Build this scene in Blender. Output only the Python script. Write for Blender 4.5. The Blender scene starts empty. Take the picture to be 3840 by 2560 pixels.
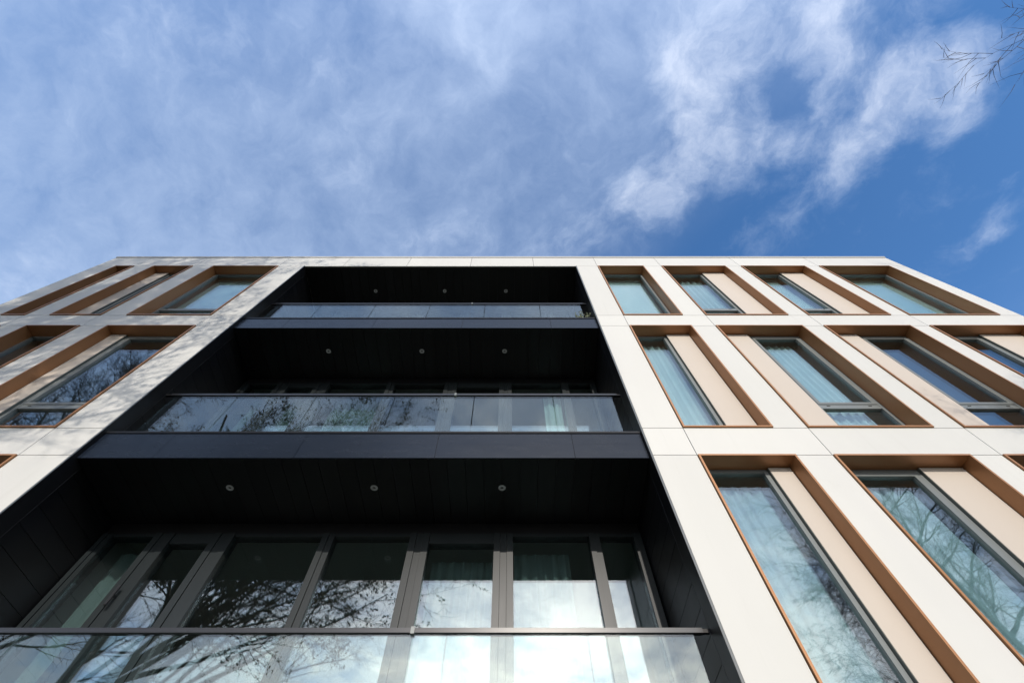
import bpy, math, random
from mathutils import Vector, Matrix
R = math.radians
C = bpy.context.scene.collection
scene = bpy.context.scene

# ------------------------------------------------------------------ camera
CAM = Vector((0.0, -3.5, 1.65))
cd = bpy.data.cameras.new('camera'); cam = bpy.data.objects.new('camera', cd); C.objects.link(cam)
cam.location = CAM; cam.rotation_euler = (R(90 + 62.0), 0, 0)
cd.sensor_width = 36; cd.lens = 16.0; cd.shift_x = 10 / 3840
cd.clip_start = 0.05; cd.clip_end = 2000
scene.camera = cam

# ------------------------------------------------------------------ sun and sky
SUN_EL, SUN_AZ = 21.5, 4.0            # degrees; azimuth measured from the facade normal towards +x
S = Vector((math.sin(R(SUN_AZ)) * math.cos(R(SUN_EL)), -math.cos(R(SUN_AZ)) * math.cos(R(SUN_EL)), math.sin(R(SUN_EL))))
sl = bpy.data.lights.new('sun', 'SUN'); sl.energy = 2.6; sl.angle = R(0.53); sl.color = (1.0, 0.915, 0.81)
sun = bpy.data.objects.new('sun', sl); C.objects.link(sun)
sun.rotation_euler = S.to_track_quat('Z', 'Y').to_euler(); sun.location = (0, -40, 40)

world = bpy.data.worlds.new('World'); scene.world = world; world.use_nodes = True
wt = world.node_tree; wt.nodes.clear()

class NG:
    """tiny helper for node expressions"""
    def __init__(s, t): s.t = t
    def n(s, typ, **kw):
        x = s.t.nodes.new(typ)
        for k, v in kw.items(): setattr(x, k, v)
        return x
    def put(s, sock, v):
        if hasattr(v, 'is_output') or isinstance(v, bpy.types.NodeSocket): s.t.links.new(v, sock)
        else: sock.default_value = v
    def m(s, op, a, b=0.0, c=0.0, clamp=False):
        x = s.n('ShaderNodeMath', operation=op, use_clamp=clamp)
        s.put(x.inputs[0], a); s.put(x.inputs[1], b); s.put(x.inputs[2], c)
        return x.outputs[0]
    def vm(s, op, a, b=(0, 0, 0), sc=None):
        x = s.n('ShaderNodeVectorMath', operation=op)
        s.put(x.inputs[0], a); s.put(x.inputs[1], b)
        if sc is not None: s.put(x.inputs[3], sc)
        return x.outputs['Value'] if op == 'DOT_PRODUCT' else x.outputs[0]
    def noise(s, vec, scale, detail=4, rough=0.5, dist=0.0, color=False):
        x = s.n('ShaderNodeTexNoise'); s.put(x.inputs['Vector'], vec)
        x.inputs['Scale'].default_value = scale; x.inputs['Detail'].default_value = detail
        x.inputs['Roughness'].default_value = rough; x.inputs['Distortion'].default_value = dist
        return x.outputs['Color'] if color else x.outputs[0]
    def sstep(s, v, a, b, lo=0.0, hi=1.0):
        x = s.n('ShaderNodeMapRange', interpolation_type='SMOOTHSTEP')
        s.put(x.inputs[0], v); x.inputs[1].default_value = a; x.inputs[2].default_value = b
        x.inputs[3].default_value = lo; x.inputs[4].default_value = hi
        return x.outputs[0]
    def mix(s, f, a, b, blend='MIX'):
        x = s.n('ShaderNodeMix', data_type='RGBA', blend_type=blend)
        s.put(x.inputs[0], f); s.put(x.inputs[6], a); s.put(x.inputs[7], b)
        return x.outputs[2]
    def comb(s, x, y, z):
        k = s.n('ShaderNodeCombineXYZ'); s.put(k.inputs[0], x); s.put(k.inputs[1], y); s.put(k.inputs[2], z)
        return k.outputs[0]

g = NG(wt)
sky = g.n('ShaderNodeTexSky', sky_type='NISHITA', sun_disc=False)
sky.sun_elevation = R(SUN_EL); sky.sun_rotation = R(180 + SUN_AZ)
sky.altitude = 60; sky.air_density = 1.0; sky.dust_density = 0.3; sky.ozone_density = 2.0
tc = g.n('ShaderNodeTexCoord'); D = g.vm('NORMALIZE', tc.outputs['Generated'])
sp = g.n('ShaderNodeSeparateXYZ'); g.put(sp.inputs[0], D)
dz = g.m('ADD', g.m('MAXIMUM', sp.outputs[2], 0.0), 0.15)
px = g.m('DIVIDE', sp.outputs[0], dz); py = g.m('DIVIDE', sp.outputs[1], dz)   # cloud layer seen as a shallow dome
P = g.comb(px, py, 0.0)
# winds: warp the layer
w1 = g.vm('SUBTRACT', g.noise(P, 2.3, 3, 0.5, color=True), (0.5, 0.5, 0.5))
w2 = g.vm('SUBTRACT', g.noise(P, 9.0, 5, 0.6, color=True), (0.5, 0.5, 0.5))
Pw = g.vm('ADD', P, g.vm('ADD', g.vm('SCALE', w1, sc=0.16), g.vm('SCALE', w2, sc=0.07)))
# wisps run along (0.66, -0.75) in the layer
al = g.vm('DOT_PRODUCT', Pw, (0.66, -0.75, 0)); ac = g.vm('DOT_PRODUCT', Pw, (0.75, 0.66, 0))
Q = g.comb(g.m('MULTIPLY', al, 0.66), ac, 0.0)
wc = g.m('SUBTRACT', g.noise(Q, 5.2, 9, 0.58, 0.2), 0.5)
fc = g.m('SUBTRACT', g.noise(Q, 19.0, 6, 0.62), 0.5)
bigc = g.m('SUBTRACT', g.noise(Pw, 1.5, 4, 0.5), 0.5)
mott = g.m('SUBTRACT', g.noise(Pw, 11.0, 8, 0.66), 0.5)      # broken, mottled detail
def segment(ax, ay, bx, by, r, wgt):
    """a drawn-out bank of cloud between two points of the layer"""
    ab = Vector((bx - ax, by - ay, 0)); l2 = max(ab.length_squared, 1e-6)
    ap = g.vm('SUBTRACT', Pw, (ax, ay, 0))
    t = g.m('DIVIDE', g.vm('DOT_PRODUCT', ap, tuple(ab)), l2, clamp=True)
    dv = g.vm('SUBTRACT', ap, g.vm('SCALE', tuple(ab), sc=t))
    x = g.n('ShaderNodeVectorMath', operation='LENGTH'); g.put(x.inputs[0], dv)
    return g.m('MULTIPLY', g.sstep(x.outputs[1 if len(x.outputs) > 1 else 0], 0.0, r, 1.0, 0.0), wgt)
BANKS = [
    (0.298, -0.061, 0.358, 0.041, 0.137, 0.47),
    (0.358, 0.041, 0.402, 0.107, 0.122, 0.51),
    (0.352, 0.047, 0.264, 0.160, 0.122, 0.36),
    (0.264, 0.160, 0.093, 0.255, 0.122, 0.36),
    (0.304, -0.049, 0.486, -0.100, 0.137, 0.34),
    (0.430, -0.089, 0.524, -0.122, 0.097, 0.34),
    (0.493, 0.250, 0.582, 0.116, 0.113, 0.32),
    (0.582, 0.116, 0.631, -0.005, 0.113, 0.36),
    (0.631, -0.005, 0.741, -0.053, 0.113, 0.32),
    (0.672, -0.126, 0.739, -0.029, 0.100, 0.43),
    (0.519, -0.039, 0.521, -0.042, 0.073, 0.47),
    (0.834, 0.234, 0.864, 0.202, 0.064, 0.47),
    (0.488, 0.067, 0.514, 0.034, 0.073, 0.39),
    (-0.320, 0.118, -0.216, 0.090, 0.097, 0.22),
    (-0.499, -0.100, -0.448, -0.072, 0.129, 0.25),
    (-0.305, -0.043, -0.273, -0.024, 0.081, 0.25),
    (-0.184, 0.246, -0.017, 0.268, 0.081, 0.25),
    (0.078, 0.105, 0.124, 0.090, 0.064, 0.22)
]
bank = None
for bk in BANKS:
    v = segment(*bk); bank = v if bank is None else g.m('ADD', bank, v)
side = g.sstep(ac, 0.14, 0.46)                      # 0 = veiled half of the sky, 1 = the clearing
side = g.m('MULTIPLY', side, g.m('SUBTRACT', 1.0, g.sstep(ac, 1.1, 2.0)))
soft = g.m('ADD', g.m('MULTIPLY', bigc, 0.75), g.m('ADD', g.m('MULTIPLY', wc, 0.70), g.m('ADD', g.m('MULTIPLY', fc, 0.15), g.m('MULTIPLY', mott, 0.42))))
veil = g.m('MULTIPLY', g.sstep(soft, -0.30, 0.35, 0.20, 0.80), g.m('SUBTRACT', 1.0, side))
sharp = g.m('ADD', g.m('MULTIPLY', bigc, 0.2), g.m('ADD', g.m('MULTIPLY', wc, 1.25), g.m('ADD', g.m('MULTIPLY', fc, 0.45), g.m('MULTIPLY', mott, 1.0))))
wisp = g.m('MULTIPLY', g.sstep(g.m('ADD', sharp, g.m('MINIMUM', bank, 0.66)), 0.08, 1.25), 0.92)
dens = g.m('SUBTRACT', 1.0, g.m('MULTIPLY', g.m('SUBTRACT', 1.0, veil), g.m('SUBTRACT', 1.0, wisp)))
# thicker bank low in the sky
low = g.sstep(sp.outputs[2], 0.25, 0.68, 0.75, 0.0)
dens = g.m('ADD', dens, g.m('MULTIPLY', low, g.sstep(soft, -0.35, 0.2)), clamp=True)
dens = g.m('MULTIPLY', dens, 0.94)
glow = g.m('MAXIMUM', g.vm('DOT_PRODUCT', D, tuple(S)), 0.0)      # thin cloud shines towards the sun
glow = g.m('ADD', g.m('MULTIPLY', g.m('POWER', glow, 3.0), 0.95), g.m('MULTIPLY', g.m('POWER', glow, 16.0), 1.9))
lum = g.m('ADD', g.m('ADD', 0.495, g.m('MULTIPLY', wisp, 0.16)), glow)
cloud = g.vm('SCALE', g.mix(g.m('MULTIPLY', glow, 0.9, clamp=True), g.mix(wisp, (0.74, 0.93, 1.28, 1), (0.92, 0.98, 1.12, 1)), (1.04, 1.0, 0.97, 1)), sc=lum)
skyc = g.vm('SCALE', sky.outputs[0], sc=0.15)
hsv = g.n('ShaderNodeHueSaturation'); hsv.inputs['Hue'].default_value = 0.505; hsv.inputs['Saturation'].default_value = 1.24; hsv.inputs['Value'].default_value = 1.12; g.put(hsv.inputs['Color'], skyc)
col = g.mix(dens, hsv.outputs[0], cloud)
bg = g.n('ShaderNodeBackground'); g.put(bg.inputs[0], col); bg.inputs[1].default_value = 1.0
wo = g.n('ShaderNodeOutputWorld'); wt.links.new(bg.outputs[0], wo.inputs[0])

vs = scene.view_settings
vs.view_transform = 'Standard'; vs.look = 'None'; vs.exposure = 0.6; vs.gamma = 1.0; vs.use_curve_mapping = False
scene.cycles.use_denoising = True
scene.cycles.max_bounces = 10; scene.cycles.transparent_max_bounces = 24; scene.cycles.glossy_bounces = 6
scene.cycles.sample_clamp_indirect = 6.0

# ------------------------------------------------------------------ materials
MATS = {}
def material(name):
    m = bpy.data.materials.new(name); m.use_nodes = True
    t = m.node_tree; t.nodes.clear(); q = NG(t)
    out = q.n('ShaderNodeOutputMaterial'); MATS[name] = m
    return m, q, out

def surface(name, base, rough=0.5, metal=0.0, spec=0.5, vary=0.0, rnd=0.0, scale=(3, 3, 3), bump=0.0, bscale=60, rvary=0.0, tint=None):
    m, q, out = material(name)
    b = q.n('ShaderNodeBsdfPrincipled'); q.t.links.new(b.outputs[0], out.inputs[0])
    b.inputs['Metallic'].default_value = metal; b.inputs['Specular IOR Level'].default_value = spec
    tcn = q.n('ShaderNodeTexCoord'); V = q.vm('MULTIPLY', tcn.outputs['Object'], scale)
    n1 = q.noise(V, 1.0, 6, 0.6)
    oi = q.n('ShaderNodeObjectInfo')
    f = q.m('ADD', 1.0, q.m('ADD', q.m('MULTIPLY', q.m('SUBTRACT', n1, 0.5), vary * 2), q.m('MULTIPLY', q.m('SUBTRACT', oi.outputs['Random'], 0.5), rnd * 2)))
    c = q.vm('SCALE', tuple(base), sc=f)
    if tint is not None:
        n2 = q.noise(V, 0.37, 4, 0.6)
        c = q.mix(q.sstep(n2, 0.42, 0.7), c, q.vm('SCALE', tuple(tint), sc=f))
    if name == 'cladding':
        st = q.noise(q.vm('MULTIPLY', tcn.outputs['Object'], (9.0, 9.0, 0.35)), 1.0, 5, 0.65)
        c = q.mix(q.sstep(st, 0.55, 0.80, 0.0, 0.26), c, (0.30, 0.285, 0.255, 1))
        sp_ = q.noise(tcn.outputs['Object'], 1.7, 8, 0.7)
        c = q.mix(q.sstep(sp_, 0.60, 0.78, 0.0, 0.12), c, (0.28, 0.27, 0.25, 1))
    q.put(b.inputs['Base Color'], c)
    if rvary:
        q.put(b.inputs['Roughness'], q.m('ADD', rough, q.m('MULTIPLY', q.m('SUBTRACT', q.noise(V, 3.1, 5, 0.6), 0.5), rvary * 2)))
    else: b.inputs['Roughness'].default_value = rough
    if bump:
        bn = q.n('ShaderNodeBump'); bn.inputs['Strength'].default_value = bump; bn.inputs['Distance'].default_value = 0.01
        q.put(bn.inputs['Height'], q.noise(tcn.outputs['Object'], bscale, 3, 0.5)); q.put(b.inputs['Normal'], bn.outputs[0])
    return m

surface('cladding', (0.436, 0.437, 0.414), 0.55, spec=0.35, vary=0.06, rnd=0.04, scale=(1.3, 1.3, 0.45), tint=(0.418, 0.416, 0.400), bump=0.04, bscale=140)
surface('infill', (0.395, 0.352, 0.306), 0.6, spec=0.3, vary=0.06, rnd=0.02, scale=(1.1, 1, 0.7), tint=(0.40, 0.36, 0.318))
surface('bronze', (0.285, 0.135, 0.056), 0.42, metal=0.35, vary=0.05, scale=(2, 2, 9), rvary=0.08, bump=0.03, bscale=220)
surface('frame_metal', (0.125, 0.138, 0.137), 0.42, metal=0.1, vary=0.05, rvary=0.05)
surface('panel_edge', (0.085, 0.10, 0.092), 0.5, vary=0.06)
surface('black_metal', (0.0042, 0.0045, 0.0055), 0.42, spec=0.28, vary=0.15, rnd=0.25, scale=(1.5, 1.5, 1.5), rvary=0.08)
surface('lip_metal', (0.06, 0.07, 0.075), 0.4, vary=0.1)
surface('fascia_metal', (0.006, 0.0095, 0.0165), 0.26, metal=0.0, spec=0.30, vary=0.12, rnd=0.08, scale=(1.0, 1, 5), rvary=0.07)
surface('mullion_metal', (0.010, 0.014, 0.016), 0.38, metal=0.0, spec=0.32, vary=0.1, scale=(6, 6, 0.6), rvary=0.06)
surface('rail_metal', (0.017, 0.018, 0.021), 0.28, metal=0.0, vary=0.05)
surface('dark_joint', (0.02, 0.02, 0.02), 0.8)
surface('fixture', (0.42, 0.43, 0.43), 0.4, metal=0.3)
surface('fixture_core', (0.10, 0.10, 0.10), 0.25)
surface('plaster', (0.42, 0.42, 0.40), 0.85, vary=0.03)
surface('wood_floor', (0.17, 0.11, 0.07), 0.5, vary=0.1)
surface('roof_felt', (0.10, 0.10, 0.10), 0.9, vary=0.1)
surface('bark', (0.075, 0.055, 0.042), 0.9, vary=0.25, scale=(4, 4, 1.2), bump=0.5, bscale=18)
surface('twig', (0.060, 0.040, 0.032), 0.85, vary=0.2)
surface('dry_leaf', (0.11, 0.075, 0.035), 0.8, vary=0.3)
surface('leaf', (0.12, 0.16, 0.07), 0.6, vary=0.3)
surface('pale_leaf', (0.30, 0.34, 0.22), 0.6, vary=0.3)
surface('terracotta', (0.45, 0.43, 0.40), 0.8, vary=0.1)
surface('soil', (0.05, 0.035, 0.025), 0.95, vary=0.3)
surface('paving', (0.11, 0.105, 0.09), 0.85, vary=0.18, scale=(0.8, 0.8, 0.8), tint=(0.08, 0.085, 0.06), bump=0.2, bscale=40)

def glass(name, tint, ior, wob=0.0, wsc=1.2):
    m, q, out = material(name)
    tr = q.n('ShaderNodeBsdfTransparent'); tr.inputs[0].default_value = (*tint, 1)
    gl = q.n('ShaderNodeBsdfGlossy'); gl.inputs['Roughness'].default_value = 0.0; gl.inputs[0].default_value = (0.97, 1.0, 0.985, 1)
    fr = q.n('ShaderNodeFresnel'); fr.inputs[0].default_value = ior
    geo = q.n('ShaderNodeNewGeometry')
    # Fresnel must not flip on the back faces of the pane
    fr2 = q.n('ShaderNodeFresnel'); fr2.inputs[0].default_value = ior
    if wob:
        tcn = q.n('ShaderNodeTexCoord'); bn = q.n('ShaderNodeBump')
        bn.inputs['Strength'].default_value = 1.0; bn.inputs['Distance'].default_value = wob
        q.put(bn.inputs['Height'], q.noise(tcn.outputs['Object'], wsc, 2, 0.4)); q.put(gl.inputs['Normal'], bn.outputs[0])
    mx = q.n('ShaderNodeMixShader')
    cosv = q.m('ABSOLUTE', q.vm('DOT_PRODUCT', geo.outputs['Incoming'], geo.outputs['Normal']))
    r0 = ((ior - 1) / (ior + 1)) ** 2
    fac = q.m('ADD', r0, q.m('MULTIPLY', 1 - r0, q.m('POWER', q.m('SUBTRACT', 1.0, cosv, clamp=True), 5.0)))
    q.put(mx.inputs[0], fac)
    q.t.links.new(tr.outputs[0], mx.inputs[1]); q.t.links.new(gl.outputs[0], mx.inputs[2]); q.t.links.new(mx.outputs[0], out.inputs[0])
    q.t.nodes.remove(fr); q.t.nodes.remove(fr2)
    return m
glass('pane_glass', (0.73, 0.825, 0.835), 2.35, 0.0009, 1.1)
glass('rail_glass', (0.88, 0.955, 0.94), 1.82, 0.0007, 0.9)

def cloth(name, base, trans=0.3):
    m, q, out = material(name)
    d = q.n('ShaderNodeBsdfDiffuse'); t = q.n('ShaderNodeBsdfTranslucent'); mx = q.n('ShaderNodeMixShader')
    tcn = q.n('ShaderNodeTexCoord'); n1 = q.noise(q.vm('MULTIPLY', tcn.outputs['Object'], (3, 3, 0.4)), 2.0, 4)
    c = q.vm('SCALE', tuple(base), sc=q.m('ADD', 0.92, q.m('MULTIPLY', n1, 0.16)))
    q.put(d.inputs[0], c); q.put(t.inputs[0], c); mx.inputs[0].default_value = trans
    q.t.links.new(d.outputs[0], mx.inputs[1]); q.t.links.new(t.outputs[0], mx.inputs[2]); q.t.links.new(mx.outputs[0], out.inputs[0])
cloth('curtain_cloth', (0.84, 0.88, 0.86), 0.3)
cloth('net_cloth', (0.30, 0.33, 0.31), 0.3)
cloth('sheer_cloth', (0.60, 0.67, 0.70), 0.3)
cloth('blind_cloth', (0.80, 0.84, 0.82), 0.25)

# ------------------------------------------------------------------ mesh helpers
class MB:
    def __init__(s): s.v = []; s.f = []; s.mi = []
    def box(s, x0, x1, y0, y1, z0, z1, mi=0):
        b = len(s.v)
        s.v += [(x0, y0, z0), (x1, y0, z0), (x1, y1, z0), (x0, y1, z0), (x0, y0, z1), (x1, y0, z1), (x1, y1, z1), (x0, y1, z1)]
        for q in ((0, 3, 2, 1), (4, 5, 6, 7), (0, 1, 5, 4), (1, 2, 6, 5), (2, 3, 7, 6), (3, 0, 4, 7)):
            s.f.append(tuple(b + i for i in q)); s.mi.append(mi)
        return s
    def ring(s, o, i, y0, y1):
        """rectangular picture-frame tube; o, i = (x0, x1, z0, z1)"""
        b = len(s.v)
        for (x0, x1, z0, z1), y in ((o, y0), (i, y0), (o, y1), (i, y1)):
            s.v += [(x0, y, z0), (x1, y, z0), (x1, y, z1), (x0, y, z1)]
        for k in range(4):
            n = (k + 1) % 4
            s.f += [(b + k, b + n, b + 4 + n, b + 4 + k), (b + 8 + n, b + 8 + k, b + 12 + k, b + 12 + n),
                    (b + n, b + k, b + 8 + k, b + 8 + n), (b + 4 + k, b + 4 + n, b + 12 + n, b + 12 + k)]
            s.mi += [0] * 4
        return s
    def build(s, name, mats, parent=None, smooth=False):
        me = bpy.data.meshes.new(name); me.from_pydata(s.v, [], s.f); me.update()
        if isinstance(mats, str): mats = [mats]
        for k in mats: me.materials.append(MATS[k])
        if len(mats) > 1: me.polygons.foreach_set('material_index', s.mi)
        if smooth: me.polygons.foreach_set('use_smooth', [True] * len(me.polygons))
        o = bpy.data.objects.new(name, me); C.objects.link(o)
        if parent is not None: o.parent = parent
        return o
def box(name, mat, parent, *a): return MB().box(*a).build(name, mat, parent)
def empty(name, loc=(0, 0, 0)):
    o = bpy.data.objects.new(name, None); C.objects.link(o); o.location = loc; o.empty_display_size = 0.3
    return o
def tag(o, label, cat, group=None):
    o['label'] = label; o['category'] = cat
    if group: o['group'] = group
    return o

# ------------------------------------------------------------------ ground
gr = MB(); gr.v = [(-400, -400, 0), (400, -400, 0), (400, 400, 0), (-400, 400, 0)]; gr.f = [(0, 1, 2, 3)]; gr.mi = [0]
gr = gr.build('ground', 'paving'); gr['kind'] = 'structure'

# ------------------------------------------------------------------ the building
B = empty('apartment_building')
tag(B, 'modern apartment building with cream cladding, bronze framed windows and black recessed balconies', 'building')
XL, XR, ZR, YB = -9.84, 9.41, 12.71, 6.4
RXL, RXR = -4.88, 1.60                                   # edges of the balcony recess
ROWS = [(9.254, 12.04), (6.011, 8.818), (2.755, 5.539)]  # sill and head heights, top row first
RD = 1.12                                                # recess depth to the glazing
GAP = 0.004

LW = [(-9.35, -8.90), (-8.45, -7.505), (-7.035, -5.478)]
RW = [(2.095, 3.19), (3.605, 5.13), (5.49, 7.015), (7.345, 9.02)]

# --- facade wall: dark backing behind the joints, one cladding panel per piece
fw = MB()
def back(x0, x1, z0, z1): fw.box(x0, x1, 0.028, 0.06, z0, z1)
for xa, xb, wins in ((XL + .02, RXL - .01, LW), (RXR + .01, XR - .02, RW)):
    xs = [xa]
    for w in wins: xs += [w[0] + .012, w[1] - .012]
    xs.append(xb)
    for k in range(0, len(xs), 2): back(xs[k], xs[k + 1], 0, ZR - .03)
    for w in wins:
        zz = [0.0]
        for zb, zt in reversed(ROWS): zz += [zb + .012, zt - .012]
        zz.append(ZR - .03)
        for k in range(0, len(zz), 2): back(w[0] + .012, w[1] - .012, zz[k], zz[k + 1])
back(RXL - .01, RXR + .01, 12.05, ZR - .03)
facade = fw.build('facade_wall', 'dark_joint', B)
def panel(x0, x1, z0, z1): box('cladding_panel', 'cladding', facade, x0 + GAP, x1 - GAP, 0.0, 0.022, z0 + GAP, z1 - GAP)

top_joints = [XL, -8.90, -7.505, -5.478, -3.96, -2.445, -0.93, 0.58, 2.095, 3.605, 5.49, 7.345, XR]
for a, b in zip(top_joints, top_joints[1:]): panel(a, b, 12.04, ZR - .025)
lj = [XL, -8.90, -7.505, -5.478, RXL]; rj = [RXR, 2.095, 3.605, 5.49, 7.345, XR]
bands = [(ROWS[1][1], ROWS[0][0]), (ROWS[2][1], ROWS[1][0]), (2.32, ROWS[2][0]), (0.02, 2.32)]
for js in (lj, rj):
    for z0, z1 in bands:
        for a, b in zip(js, js[1:]): panel(a, b, z0, z1)
for zb, zt in ROWS:
    for xa, xb, wins in ((XL, RXL, LW), (RXR, XR, RW)):
        xs = [xa]
        for w in wins: xs += [w[0], w[1]]
        xs.append(xb)
        for k in range(0, len(xs), 2): panel(xs[k], xs[k + 1], zb, zt)

# --- coping, roof, other outer walls
cop = [XL - .012, -6.9, -3.9, -0.9, 2.1, 5.1, XR + .012]
for a, b in zip(cop, cop[1:]): MB().box(a + .0025, b - .0025, -0.014, 0.40, ZR - .010, ZR + .045).build('coping', 'cladding', B)
MB().box(XL + .02, XR - .02, 0.06, YB - .01, 12.36, 12.60).build('roof', 'roof_felt', B)
MB().box(XL, XL + .30, 0.024, YB, 0, ZR - .02).build('end_wall', 'cladding', B)
MB().box(XR - .30, XR, 0.024, YB, 0, ZR - .02).build('end_wall', 'cladding', B)
MB().box(XL + .301, XR - .301, YB - .3, YB, 0, ZR - .02).build('rear_wall', 'plaster', B)

MB().box(RXL + .02, RXR - .02, 0.6, 0.7, 0, 2.33).build('ground_floor_wall', 'black_metal', B)

# --- floors, ceilings and partitions inside (seen through the glass)
for zt, zb in ((9.20, 8.90), (5.96, 5.62), (2.70, 2.38)):
    MB().box(XL + .31, RXL - .03, 0.30, YB - .31, zb, zt).box(RXL - .029, RXR + .029, RD + .14, YB - .31, zb, zt).box(RXR + .03, XR - .31, 0.30, YB - .31, zb, zt).build('floor_slab', 'plaster', B)
    MB().box(XL + .31, XR - .31, RD + .20, YB - .31, zt + .004, zt + .02).build('floor_covering', 'wood_floor', B)
for x in (RXL - .12, RXR + .02):
    MB().box(x, x + .10, 0.062, YB - .31, 0, 12.34).build('partition_wall', 'plaster', B)
for x in (-7.32, 5.25):
    MB().box(x, x + .10, 0.30, YB - .31, 0, 12.34).build('partition_wall', 'plaster', B)
for zt in (12.20,):
    MB().box(XL + .31, RXL - .13, 0.262, YB - .32, zt, zt + .05).box(RXL - .01, RXR + .01, RD + .14, YB - .32, zt, zt + .05).box(RXR + .13, XR - .31, 0.262, YB - .32, zt, zt + .05).build('ceiling', 'plaster', B)

# --- windows
def window(x0, x1, row, side=None, px=None, transom=False, sash=False):
    zb, zt = ROWS[row]
    t = 0.026
    w = MB().ring((x0 + .004, x1 - .004, zb + .004, zt - .004), (x0 + t, x1 - t, zb + t, zt - t), -0.020, 0.255).build('window', 'bronze', B)
    ix0, ix1, iz0, iz1 = x0 + t, x1 - t, zb + t, zt - t
    gx0, gx1 = ix0, ix1
    if side == 'R':
        gx1 = px
        pa, pb = px + .004, ix1 - .006
    elif side == 'L':
        gx0 = px
        pa, pb = ix0 + .006, px - .004
    if side:
        MB().box(pa, pb, 0.165, 0.25, iz0 + .002, iz1 - .006).build('panel_return', 'panel_edge', w)
        MB().box(pa + .003, pb - .002, 0.158, 0.1645, iz0 + .003, iz1 - .009).build('infill_panel', 'infill', w)
    fwid = 0.048; yf = 0.195
    gx0 += .002; gx1 -= .002; z0 = iz0 + .002; z1 = iz1 - .002
    MB().ring((gx0, gx1, z0, z1), (gx0 + fwid, gx1 - fwid, z0 + fwid, z1 - fwid), yf, 0.262).build('frame', 'frame_metal', w)
    a, b, c, d = gx0 + fwid, gx1 - fwid, z0 + fwid, z1 - fwid
    def pane(pa_, pb_, pc_, pd_, y):
        MB().box(pa_ - .006, pb_ + .006, y, y + .024, pc_ - .006, pd_ + .006).build('pane', 'pane_glass', w)
    if transom:
        tb = zb + .66; tt = tb + .085
        MB().box(a - .001, b + .001, yf + .004, 0.26, tb, tt).build('transom', 'frame_metal', w)
        MB().box(a + .10, a + .145, yf - .002, yf + .004, tb + .055, tb + .062).box(b - .145, b - .10, yf - .002, yf + .004, tb + .055, tb + .062).build('drain_cover', 'dark_joint', w)
        pane(a, b, c, tb, yf + .036)
        c = tt
    if sash:
        a += .005; b -= .005; c += .005; d -= .005
        MB().ring((a, b, c, d), (a + .046, b - .046, c + .046, d - .046), yf - .004, 0.25).build('sash', 'frame_metal', w)
        a += .046; b -= .046; c += .046; d -= .046
    pane(a, b, c, d, yf + .030)
    return w
W = {}
W['r11'] = window(*RW[0], 0)
W['r12'] = window(*RW[1], 0, 'R', 4.585, True, False)
W['r13'] = window(*RW[2], 0, 'R', 6.45, True, False)
W['r14'] = window(*RW[3], 0)
W['r21'] = window(*RW[0], 1, 'R', 2.755)
W['r22'] = window(*RW[1], 1, 'L', 4.19, True, True)
W['r23'] = window(*RW[2], 1, 'L', 6.115, True, True)
W['r24'] = window(*RW[3], 1, 'R', 8.27, True, True)
W['r31'] = window(*RW[0], 2, 'R', 2.905)
W['r32'] = window(*RW[1], 2, 'R', 4.60, True, True)
W['r33'] = window(*RW[2], 2, 'R', 6.45, True, True)
W['r34'] = window(*RW[3], 2)
W['l11'] = window(*LW[2], 0, None, None, True, False)
W['l12'] = window(*LW[1], 0, 'L', -8.12)
W['l13'] = window(*LW[0], 0)
W['l21'] = window(*LW[2], 1, 'L', -6.73, True, True)
W['l22'] = window(*LW[1], 1)
W['l23'] = window(*LW[0], 1)
W['l31'] = window(*LW[2], 2, 'L', -6.73, True, True)
W['l32'] = window(*LW[1], 2)
W['l33'] = window(*LW[0], 2)

# --- balcony recess: lining strips, boards, soffits
sw = {}
for key, x0, x1, bx0, bx1 in (('L', RXL + .003, RXL + .025, RXL + .002, RXL + .016), ('R', RXR - .025, RXR - .003, RXR - .016, RXR - .002)):
    s = MB().box(x0, x1, -0.008, 0.19, 0.0, 12.036).build('side_wall', 'lip_metal' if False else 'black_metal', B); sw[key] = s
    MB().box(x0 + (.022 if key == 'L' else -.0), x1 + (.0 if key == 'L' else -.022), -0.008, 0.0, 0, 12.03) if False else None
    MB().box(x0 + .001, x1 - .001, -0.0125, -0.0085, 0.0, 12.035).build('edge_lip', 'lip_metal', s)
    MB().box(x1 + .0003 if key == 'L' else x0 - .0015, x1 + .0015 if key == 'L' else x0 - .0003, 0.184, 0.1895, 0.0, 12.03).build('edge_bead', 'rail_metal', s)
    z = 0.10
    while z < 12.0:
        z1 = min(z + .212, 12.03)
        if z > 2.6: MB().box(bx0, bx1, 0.194, RD - .002, z + .002, z1 - .002).build('board', 'black_metal', s)
        z += .2135
    MB().box(bx0 - (.02 if key == 'L' else -.014), bx1 - (.014 if key == 'L' else -.02), 0.0645, RD + .12, 0, 12.03).build('wall_backing', 'dark_joint', s)

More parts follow.
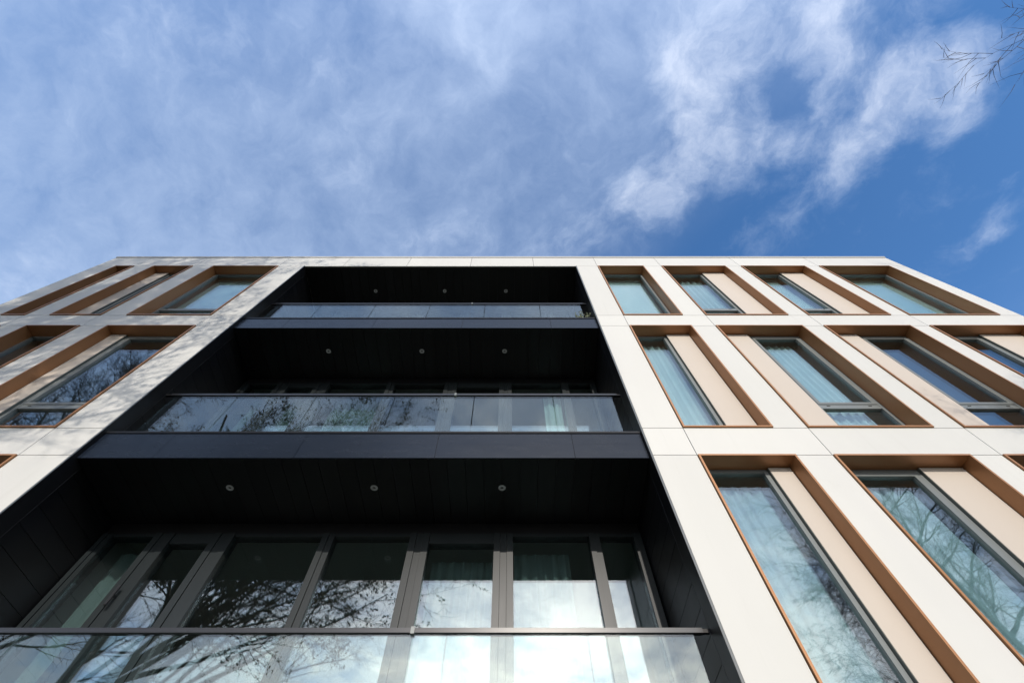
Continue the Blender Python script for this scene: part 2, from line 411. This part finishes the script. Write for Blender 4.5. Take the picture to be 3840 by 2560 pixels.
def soffit(z, dy):
    s = MB().box(RXL + .02, RXR - .02, 0.075, RD + .13, z + .016, z + .03).build('soffit', 'dark_joint', B)
    n = 31; xa, xb = RXL + .028, RXR - .028; st = (xb - xa) / n
    for k in range(n):
        MB().box(xa + k * st + .0025, xa + (k + 1) * st - .0025, 0.062, RD + .03, z + .002, z + .0155).build('board', 'black_metal', s)
    for x in (-3.262, -1.577, -0.085):
        b = MB(); N = 20
        prof = [(0.043, 0.003), (0.043, -0.003), (0.030, -0.006), (0.021, -0.004), (0.018, 0.0005)]
        for r, dzz in prof:
            for i in range(N):
                a = 2 * math.pi * i / N; b.v.append((x + r * math.cos(a), dy + r * math.sin(a), z + dzz))
        b.v.append((x, dy, z - 0.001))
        for j in range(len(prof) - 1):
            for i in range(N):
                b.f.append((j * N + i, (j + 1) * N + i, (j + 1) * N + (i + 1) % N, j * N + (i + 1) % N)); b.mi.append(0)
        for i in range(N): b.f.append(((len(prof) - 1) * N + i, len(prof) * N, (len(prof) - 1) * N + (i + 1) % N)); b.mi.append(1)
        b.build('downlight', ['fixture', 'fixture_core'], s)
    return s
soffit(12.036, 0.63); soffit(ROWS[1][1], 0.51); soffit(ROWS[2][1], 0.50)

# --- balconies
def balcony(zb, zt):
    s = MB().box(RXL + .026, RXR - .026, 0.062, RD + .12, zb + .032, zt - .012).build('balcony', 'dark_joint', B)
    xs = [RXL + .030, -4.0, -2.42, -0.84, 0.74, RXR - .030]; zm = zb + (zt - zb) * .50
    for a, b in zip(xs, xs[1:]):
        MB().box(a + .0025, b - .0025, 0.043, 0.061, zb + .001, zm - .002).build('fascia_panel', 'fascia_metal', s)
        MB().box(a + .0025, b - .0025, 0.0455, 0.061, zm + .002, zt - .032).build('fascia_panel', 'fascia_metal', s)
    MB().box(RXL + .03, RXR - .03, 0.034, 0.26, zt - .030, zt).build('base_channel', 'black_metal', s)
    js = [-4.725, -3.82, -2.715, -1.605, -0.492, 0.610, 1.445]
    for a, b in zip(js, js[1:]):
        MB().box(a + .006, b - .006, 0.195, 0.211, zt + .001, zt + 1.0).build('glass_panel', 'rail_glass', s)
    MB().box(-4.775, 1.52, 0.180, 0.226, zt + .972, zt + 1.009).build('handrail', 'rail_metal', s)
    MB().box(-.775, -.745, 0.174, 0.232, zt + .962, zt + 1.016).build('rail_clamp', 'frame_metal', s)
    MB().box(1.521, RXR - .027, 0.188, 0.218, zt + .976, zt + 1.004).build('rail_bracket', 'black_metal', s)
    MB().box(RXL + .027, -4.776, 0.188, 0.218, zt + .976, zt + 1.004).build('rail_bracket', 'black_metal', s)
    MB().box(RXL + .03, RXR - .03, 0.262, RD - .01, zt - .010, zt + .004).build('decking', 'paving', s)
    return s
balcony(ROWS[1][1], ROWS[0][0] - .02); balcony(ROWS[2][1], ROWS[1][0] - .02); balcony(2.32, ROWS[2][0] + .0)

# --- glazed walls at the back of the recess
def glazed(zf, zs):
    Y0, Y1 = RD - .045, RD + .10
    g_ = MB().box(RXL + .03, RXR - .03, RD - .02, Y1, zs - .155, zs + .001).box(RXL + .03, RXR - .03, RD - .02, Y1, zf, zf + .06).build('glazed_wall', 'black_metal', B)
    zt, zd = zs - .19, zs - .285
    panes = [(-4.735, -4.217, zt), (-3.995, -3.517, zd), (-3.272, -2.218, zt), (-2.076, -1.177, zt), (-.945, -.182, zd), (.042, .942, zt), (1.07, 1.47, zt)]
    edges = [RXL + .03] + [v for p in panes for v in p[:2]] + [RXR - .03]
    for k in range(0, len(edges), 2):
        a, b = edges[k], edges[k + 1]; wd = b - a
        n = 1 if wd < .10 else (2 if wd < .16 else 3)
        st = wd / n
        for i in range(n):
            off = (0, .012, .004)[i]
            MB().box(a + i * st + .0015, a + (i + 1) * st - .0015, Y0 + off, Y1, zf + .061, zs - .156).build('mullion', 'mullion_metal', g_)
    for a, b, z in panes:
        MB().box(a + .0005, b - .0005, Y0 + .02, Y1 - .01, z, zs - .156).build('head_rail', 'mullion_metal', g_)
        MB().box(a + .0005, b - .0005, Y0 + .02, Y1 - .01, zf + .061, zf + .14).build('bottom_rail', 'mullion_metal', g_)
        MB().box(a, b, RD, RD + .024, zf + .139, z + .001).build('pane', 'pane_glass', g_)
    hz = zf + 1.72
    MB().box(-4.125, -4.095, Y0 - .055, Y0 - .035, hz, hz + .21).box(-4.118, -4.102, Y0 - .036, Y0 + .002, hz + .10, hz + .12).build('handle', 'rail_metal', g_)
    return g_
for zf, zs in ((9.236, 12.036), (5.993, ROWS[1][1]), (2.757, ROWS[2][1])): glazed(zf, zs)

# ------------------------------------------------------------------ curtains and blinds behind the glass
def curtain(x0, x1, z0, z1, y, label, folds=None, amp=0.026, seed=1, mat='curtain_cloth', group=None):
    rng = random.Random(seed); L = x1 - x0
    n = max(24, int(L * 90)); b = MB()
    folds = folds or L / 0.13
    ph = rng.random() * 6; zs_ = [z1, z1 - .05, z1 - .25, (z0 + z1) / 2, z0 + .3, z0]
    for j, z in enumerate(zs_):
        k = (0.75, 0.9, 1.0, 1.0, 1.05, 1.1)[j]
        for i in range(n + 1):
            u = i / n
            th = 2 * math.pi * folds * (u + .035 * math.sin(5 * u + ph)) + .3 * math.sin(7 * u + j * .5)
            yy = y + amp * k * (math.sin(th) + .35 * math.sin(2.3 * th + ph) * math.sin(3 * u))
            dzz = (.010 * math.sin(th + .6) if j == 0 else 0)
            b.v.append((x0 + L * u, yy, z + dzz))
    for j in range(5):
        for i in range(n):
            p = j * (n + 1) + i; b.f.append((p, p + 1, p + n + 2, p + n + 1)); b.mi.append(0)
    o = b.build('curtain', mat, None, True)
    # lift origin to the base of the hanging cloth
    return tag(o, label, 'curtain')
def blind(x0, x1, z0, z1, y, label):
    b = MB().box(x0, x1, y, y + .004, z0, z1)
    o = empty('roller_blind', ((x0 + x1) / 2, y, z0)); inv = Matrix.Translation((-(x0 + x1) / 2, -y, -z0))
    for nm, mb, mt in (('blind_fabric', b, 'blind_cloth'), ('blind_roller', MB().box(x0, x1, y - .03, y + .03, z1 + .001, z1 + .05), 'fixture')):
        mb.v = [tuple(inv @ Vector(v)) for v in mb.v]; mb.build(nm, mt, o)
    return tag(o, label, 'blind')
t1, t2, t3 = ROWS[0][1], ROWS[1][1], ROWS[2][1]; b1, b2, b3 = ROWS[0][0], ROWS[1][0], ROWS[2][0]
blind(2.14, 3.15, b1 + .06, t1 - .10, .37, 'pale flat blind behind the narrow top-row window right of the balconies')
curtain(4.05, 4.56, b1 + .05, t1 - .09, .37, 'short pale curtain in the top-row window second right of the balconies', seed=2)
blind(5.53, 6.43, b1 + .06, t1 - .10, .37, 'pale flat blind behind the top-row window third right of the balconies')
blind(7.39, 8.98, b1 + .06, t1 - .10, .37, 'pale flat blind behind the wide top-row window at the right corner')
curtain(2.13, 2.72, b2 + .05, t2 - .09, .37, 'pale pleated curtain in the narrow middle-row window right of the balconies', seed=3)
curtain(4.20, 4.93, b2 + .05, t2 - .09, .37, 'pale pleated curtain in the middle-row window second right of the balconies', seed=4)
curtain(2.13, 2.87, b3 + .05, t3 - .09, .40, 'sheer curtain with broad folds in the lowest window beside the balconies', folds=5, amp=.022, seed=5, mat='sheer_cloth')
curtain(3.64, 4.50, b3 + .05, t3 - .09, .38, 'sheer curtain in the lowest window second right of the balconies', folds=5, amp=.022, seed=6, mat='sheer_cloth')
blind(-6.99, -5.52, b1 + .06, t1 - .10, .37, 'pale flat blind behind the dappled top-row window left of the balconies')
curtain(-4.72, -4.22, 2.80, t3 - .22, RD + .26, 'greenish curtain behind the door at the left end of the lowest balcony', seed=7, mat='net_cloth')
curtain(-.93, -.20, 2.80, t3 - .30, RD + .30, 'curtain behind the central door of the lowest balcony', seed=9, mat='net_cloth')
curtain(.06, .72, 2.80, t3 - .22, RD + .27, 'curtain behind the pane right of the central door on the lowest balcony', seed=10, mat='net_cloth')
curtain(-4.70, -3.60, 6.05, t2 - .24, RD + .30, 'curtain behind the left end of the middle balcony', seed=11, mat='net_cloth')
curtain(-3.20, -2.25, 6.05, t2 - .24, RD + .30, 'curtain behind the third pane of the middle balcony', seed=12, mat='net_cloth')
curtain(.62, .93, 6.05, t2 - .24, RD + .22, 'narrow bright curtain behind the middle balcony glass, near its right end', seed=13)

# ------------------------------------------------------------------ balcony plant
pl = empty('potted_plant', (1.40, .33, 9.24))
tag(pl, 'small pale potted plant at the right end of the top balcony', 'plant')
b = MB(); N = 16
for r, z in ((.055, 0), (.075, .13), (.080, .13), (.080, .15), (.068, .15), (.066, .125)):
    for i in range(N): b.v.append((r * math.cos(2 * math.pi * i / N), r * math.sin(2 * math.pi * i / N), z))
for j in range(5):
    for i in range(N): b.f.append((j * N + i, j * N + (i + 1) % N, (j + 1) * N + (i + 1) % N, (j + 1) * N + i)); b.mi.append(0)
b.f.append(tuple(range(N))); b.mi.append(0)
b.build('pot', 'terracotta', pl, True)
b = MB(); b.v = [(.064 * math.cos(2 * math.pi * i / N), .064 * math.sin(2 * math.pi * i / N), .128) for i in range(N)]; b.f = [tuple(range(N))]; b.mi = [0]
b.build('soil', 'soil', pl)
rng = random.Random(5); b = MB()
for k in range(26):
    p = Vector((rng.uniform(-.03, .03), rng.uniform(-.03, .03), .12)); d = Vector((rng.uniform(-.3, .6), rng.uniform(-.9, .1), 1)).normalized()
    for s in range(9):
        q = p + d * .035; d = (d + Vector((rng.uniform(-.3, .3), rng.uniform(-.35, .2), -.06))).normalized()
        sd = d.cross(Vector((0, 0, 1))).normalized() * .002; i0 = len(b.v)
        b.v += [tuple(p - sd), tuple(p + sd), tuple(q + sd), tuple(q - sd)]; b.f.append((i0, i0 + 1, i0 + 2, i0 + 3)); b.mi.append(0)
        for _ in range(2):
            ld = Vector((rng.uniform(-1, 1), rng.uniform(-1, 1), rng.uniform(-.4, .8))).normalized(); n2 = ld.cross(Vector((.3, .5, .8))).normalized()
            l = rng.uniform(.02, .04); i0 = len(b.v)
            b.v += [tuple(q), tuple(q + ld * l * .5 + n2 * l * .3), tuple(q + ld * l), tuple(q + ld * l * .5 - n2 * l * .3)]; b.f.append((i0, i0 + 1, i0 + 2, i0 + 3)); b.mi.append(0)
        p = q
b.build('foliage', 'pale_leaf', pl)

# ------------------------------------------------------------------ bare trees behind the camera
class Tubes:
    def __init__(s): s.v = []; s.f = []
    def add(s, pts, rads, n):
        base = len(s.v)
        for k, p in enumerate(pts):
            d = (pts[min(k + 1, len(pts) - 1)] - pts[max(k - 1, 0)])
            if d.length < 1e-6: d = Vector((0, 0, 1))
            d.normalize()
            u = d.cross(Vector((1, 0, 0)) if abs(d.x) < .8 else Vector((0, 1, 0))).normalized(); w = d.cross(u); r = rads[k]
            for i in range(n):
                a = 2 * math.pi * i / n; ca, sa = math.cos(a) * r, math.sin(a) * r
                s.v.append((p.x + u.x * ca + w.x * sa, p.y + u.y * ca + w.y * sa, p.z + u.z * ca + w.z * sa))
        for k in range(len(pts) - 1):
            for i in range(n):
                a = base + k * n + i; c = base + k * n + (i + 1) % n
                s.f.append((a, c, c + n, a + n))
    def build(s, name, mat, parent):
        b = MB(); b.v = s.v; b.f = s.f; b.mi = [0] * len(s.f)
        return b.build(name, mat, parent, True)

def tree(loc, h, spread, seed, label, clear=0.25, tw=.0045, counts=(13, 8, 7, 5), droop=0.0, r0=None, extra=(), lift=.09, front=.3, prune=False, zmin=0.0, leaves=0, xmax=1e9, aims=None, wide=0.0, lean=(0, 0), group='bare trees in front of the building'):
    rng = random.Random(seed)
    o = empty('bare_tree', loc); tag(o, label, 'tree', group)
    tr, cr = Tubes(), Tubes()
    r0 = r0 or h * .011
    def rv(a): return Vector((rng.uniform(-a, a), rng.uniform(-a, a), rng.uniform(-a, a)))
    lf = MB()
    def grow(p, d, L, r, lev, leafy=False):
        nseg = (9, 7, 5, 4, 3)[lev]; pts = [p.copy()]; rads = [r]; dirs = [d.copy()]
        wob = (.07, .16, .2, .24, .28)[lev]; up = (.0, lift, .06, .03 - droop, -droop)[lev]
        for k in range(nseg):
            d = (d + rv(wob) + Vector((0, 0, up))).normalized(); p = p + d * (L / nseg)
            pts.append(p.copy()); dirs.append(d.copy()); rads.append(r * (1 - (k + 1) / nseg * (.86 if lev else .80)))
        (tr if lev < 2 else cr).add(pts, rads, (8, 6, 4, 3, 3)[lev])
        if leafy and lev == 3:
            for _ in range(leaves):
                k = rng.randrange(1, nseg + 1); c = pts[k] + rv(.10); u = rv(1).normalized(); w = u.cross(rv(1)).normalized(); l = rng.uniform(.035, .065); i0 = len(lf.v)
                lf.v += [tuple(c - u * l), tuple(c + w * l * .55), tuple(c + u * l), tuple(c - w * l * .55)]; lf.f.append((i0, i0 + 1, i0 + 2, i0 + 3)); lf.mi.append(0)
        if lev >= 4: return
        n = counts[lev] if not (lev == 0 and aims) else len(aims)
        lo = clear if lev == 0 else .18
        for i in range(n):
            f = lo + (1 - lo) * (i + rng.random() * .8) / n; f = min(f, .99)
            k = f * nseg; k0 = min(int(k), nseg - 1); q = pts[k0].lerp(pts[k0 + 1], k - k0); dd = dirs[k0]
            side = dd.cross(rv(1)).normalized(); ang = (rng.uniform(.5, .95) + wide * (1 - (f - lo) / (1 - lo))) if lev == 0 else rng.uniform(.45, .95)
            nd = (dd * math.cos(ang) + side * math.sin(ang)).normalized()
            if lev == 0:
                a = i * 2.4 + rng.uniform(-.5, .5); nd = Vector((math.cos(a) * math.sin(ang), math.sin(a) * math.sin(ang), math.cos(ang)))
                l = (1 - front * max(0, nd.y)) * spread * (1.2 - .72 * (f - lo) / (1 - lo)) * rng.uniform(.8, 1.15)
            else: l = L * rng.uniform(.38, .62) * (1.1 - .45 * f)
            if lev == 0 and aims:                       # limbs that reach for given spots of the crown
                T = Vector(aims[i]) - Vector(loc); hd = math.hypot(T.x, T.y)
                f = min(max((T.z - .62 * hd) / h, clear), .97); k = f * nseg; k0 = min(int(k), nseg - 1)
                q = pts[k0].lerp(pts[k0 + 1], k - k0); nd = T - q; l = nd.length * 1.12; nd.normalize()
            rr = max(rads[k0] * rng.uniform(.45, .68), tw)
            if lev == 3: rr = max(rr * .8, tw); l = max(l, .14)
            e = q + nd * l * 1.1
            if prune and max(loc[1] + v.y + (4.3 if lev == 0 else 3.66) + .165 * (v.z - 1.65) for v in (q, e)) > 0: continue   # crown clipped on the building side
            if (lev >= 1 and min(q.z, e.z) < zmin) or loc[0] + e.x > xmax: continue
            grow(q, nd, l, rr, lev + 1, leafy or (leaves > 0 and lev == 1 and rng.random() < .5))
    grow(Vector((0, 0, -.05)), Vector((lean[0], lean[1], 1)).normalized(), h, r0, 0)
    for z, v in extra:
        v = Vector(v); grow(Vector((0, 0, z)), v.normalized(), v.length, r0 * .42, 1)
    tr.build('trunk', 'bark', o); cr.build('crown', 'twig', o)
    if lf.v: lf.build('dry_leaves', 'dry_leaf', o)
    return o
def spots(x0, x1, nx, z0, z1, nz, y0, y1, seed, keep=1.0):
    r = random.Random(seed); out = []
    for i in range(nx):
        for k in range(nz):
            if r.random() < keep: out.append((x0 + (x1 - x0) * (i + r.random()) / nx, r.uniform(y0, y1), z0 + (z1 - z0) * (k + r.random()) / nz))
    return out
tree((-10.4, -8.1, 0), 17.4, 6.0, 11, 'broad bare tree whose twigs shade the left side of the facade', counts=(40, 7, 9, 6), tw=.0055, clear=.36, lift=.02, front=.45, prune=True, zmin=8.2, leaves=13, lean=(0, -.02),
     aims=[(x, min(y, -5.2 - .165 * (z - 1.65)), z) for k, (x, y, z) in enumerate(spots(-10.4, -4.5, 8, 8.9, 16.2, 8, -8.8, -5.8, 3)) if x > -7.2 or k % 5 > 1])
tree((-15.4, -8.8, 0), 18.6, 5.6, 12, 'tall bare tree left of the broad one, mirrored in the middle balcony glass', counts=(18, 7, 9, 6), tw=.006, clear=.42, lift=.03, wide=.3, front=.5, prune=True, zmin=8.0, leaves=6, lean=(0, -.04))
tree((-20.0, -8.1, 0), 23.0, 5.0, 15, 'tallest bare tree at the far left, mirrored in the middle-row left window', counts=(28, 11, 9, 6), tw=.007, clear=.42, front=.5, lean=(-.03, 0))
tree((8.9, -5.6, 0), 8.4, 3.0, 13, 'small bare tree whose twig tips reach into the top right corner', counts=(8, 12, 10, 7), droop=.03, tw=.0036, extra=((4.9, (-2.5, 1.0, 2.1)), (5.4, (-2.25, 1.0, 2.0)), (5.2, (-2.3, 1.1, 2.2)), (5.6, (-2.2, 1.15, 2.25)), (5.0, (-2.2, 1.25, 2.1))))
tree((16.2, -11.5, 0), 18.0, 6.0, 14, 'tall bare tree at the right that dapples the right corner of the facade', counts=(26, 8, 8, 5), tw=.005, clear=.42, lift=.03,
     aims=spots(11.0, 20.0, 6, 11.0, 17.4, 5, -13.5, -9.5, 6, .85))
